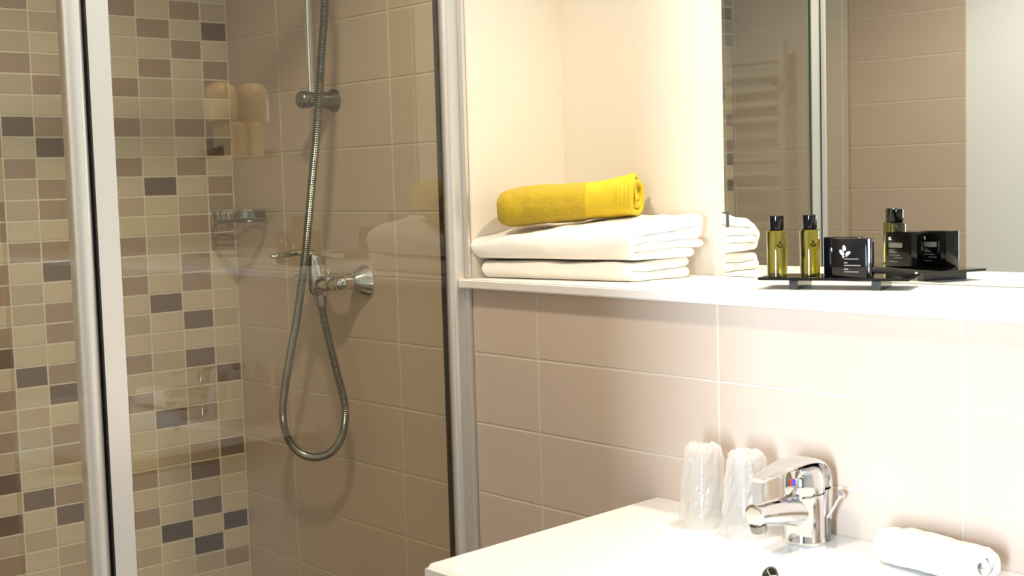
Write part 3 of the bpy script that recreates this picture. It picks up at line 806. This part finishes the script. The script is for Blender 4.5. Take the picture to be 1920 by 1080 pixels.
def carton_front(b, w, h):
    pass
sbx = thing('soap_carton', 'little black soap carton with white petal emblem, in front on the tray', 'box', (0.9255, 0.1250, TZ), math.radians(13), 'black soap cartons on the tray')
BW, BD, BH = 0.0515, 0.030, 0.0555
part('carton', bx(-BW / 2, BW / 2, -BD / 2, BD / 2, 0, BH, bev=0.0012, seg=2), M_BOX, sbx, world=False)
yf = -BD / 2 - 0.0002
b = new()
def petal(b, cx, cz, ln, wd, rot):
    vs_ = []
    for k in range(14):
        t = 2 * math.pi * k / 14; u_ = wd * math.cos(t) * (1 - 0.25 * math.sin(t)); v_ = ln * math.sin(t)
        vs_.append(b.verts.new((cx + u_ * math.cos(rot) - v_ * math.sin(rot), yf, cz + u_ * math.sin(rot) + v_ * math.cos(rot))))
    b.faces.new(vs_)
petal(b, -0.0072, 0.0425, 0.0042, 0.0026, 0.16); petal(b, -0.0110, 0.0362, 0.0046, 0.0026, 0.62)
petal(b, -0.0015, 0.0350, 0.0042, 0.0024, -1.0); petal(b, -0.0090, 0.0305, 0.0022, 0.0010, 0.1)
part('emblem', b, M_PRINT, sbx, False, world=False, label='white three-petal emblem')
b = new()
for cz, w1, w2 in ((0.0288, 0.0055, 0.0220), (0.0196, 0.0055, 0.0245), (0.0104, 0.0065, 0.0220)):
    for zz_, w_, h_ in ((cz + 0.0010, w1, 0.0019), (cz - 0.0026, w2, 0.0014)):
        q = [(-0.0078, zz_), (-0.0078 + w_, zz_), (-0.0078 + w_, zz_ + h_), (-0.0078, zz_ + h_)]
        b.faces.new([b.verts.new((x, yf, z)) for x, z in q])
part('small_print', b, M_GREYPRINT, sbx, False, world=False, label='three short pairs of pale lines')
b = new(); yb = BD / 2 + 0.0002
def rect(b, x0, x1, z0, z1): b.faces.new([b.verts.new(p) for p in ((x1, yb, z0), (x0, yb, z0), (x0, yb, z1), (x1, yb, z1))])
rect(b, -0.019, 0.008, 0.0310, 0.0385)
for z, x0, x1 in ((0.0265, -0.019, -0.010), (0.0225, -0.019, -0.002), (0.0245, -0.019, -0.006), (0.0185, -0.019, 0.004), (0.0145, -0.008, 0.008), (0.0085, -0.019, -0.001)): rect(b, x0, x1, z, z + 0.0012)
part('ingredient_print', b, M_GREYPRINT, sbx, False, world=False, label='grey block of small print on the back')
b = new()
for z, x1 in ((0.0425, -0.013), (0.04405, -0.0155), (0.0456, -0.014)): rect(b, -0.019, x1, z, z + 0.0016)
part('back_mark', b, M_PRINT, sbx, False, world=False)
sb2 = copy_tree(sbx); sb2.location = (0.8865, 0.1605, TZ); sb2['label'] = 'little black soap carton hidden behind the front one, seen in the mirror'

# ------------------------------------------------------------------ things met only as reflections
rd = thing('towel_radiator', 'white ladder towel radiator on the wall by the doorway, reflected in the shower glass', 'radiator', (1.14, YF + 0.06, 0.7))
for x in (0.83, 1.23):
    part('upright', tube(new(), [(x, YF + 0.06, 0.80), (x, YF + 0.06, 1.78)], 0.017, 14), M_RAD, rd)
    for z in (0.9, 1.72): part('wall_mount', tube(new(), [(x, YF + 0.001, z), (x, YF + 0.06, z)], 0.009, 10), M_RAD, rd)
for g, n_ in ((0.84, 4), (1.08, 4), (1.33, 3), (1.545, 5)):
    for k in range(n_):
        z = g + k * 0.046
        part('rung', tube(new(), [(0.83, YF + 0.062, z), (1.23, YF + 0.062, z)], 0.011, 12), M_RAD, rd)
part('valve', tube(new(), [(0.83, YF + 0.02, 1.655), (0.83, YF + 0.10, 1.655)], 0.012, 14), M_CHROME, rd)

hd = thing('hair_dryer', 'ivory wall-mounted hair dryer beside the mirror, reflected in the shower glass', 'hair dryer', (1.30, 0.20, 1.45))
HX = 1.315
yw = niche_y(HX)
b = new(); prism(b, [(HX - 0.045, yw - 0.001), (HX - 0.045, yw - 0.05), (HX + 0.045, yw - 0.05), (HX + 0.045, yw - 0.001)], 1.45, 1.545)
bmesh.ops.bevel(b, geom=b.edges[:], offset=0.008, segments=3, affect='EDGES')
part('wall_holder', b, M_IVORY, hd)
b = new(); lathe(b, [(0, 0), (0.036, 0), (0.040, 0.01), (0.040, 0.065), (0.034, 0.085), (0.018, 0.096), (0, 0.098)], (HX, yw - 0.045, 1.546), (0, 0, 1), 28)
part('dryer_body', b, M_IVORY, hd)
b = new(); tube(b, spline([(HX, yw - 0.05, 1.475), (HX + 0.01, yw - 0.08, 1.465), (HX + 0.02, yw - 0.105, 1.468)], 5), 0.012, 14)
part('nozzle', b, M_BLACK, hd)

for nm, x, y, lb in (('ceiling_downlight', 1.02, 0.125, 'round recessed ceiling downlight straight above the ledge'), ('ceiling_downlight', 0.68, -0.70, 'round recessed ceiling downlight over the middle of the bathroom')):
    t = thing(nm, lb, 'ceiling light', (x, y, CEIL - 0.004))
    b = new(); lathe(b, [(0.045, 0.0035), (0.045, 0), (0.041, -0.004), (0.036, -0.002), (0.036, 0.0035)], (x, y, CEIL - 0.004), (0, 0, 1), 36, close=False)
    part('bezel', b, M_CHROME, t)
    b = new(); lathe(b, [(0.0, 0.002), (0.0365, 0.002)], (x, y, CEIL - 0.004), (0, 0, 1), 32, close=False)
    part('lens', b, M_PRINT, t)
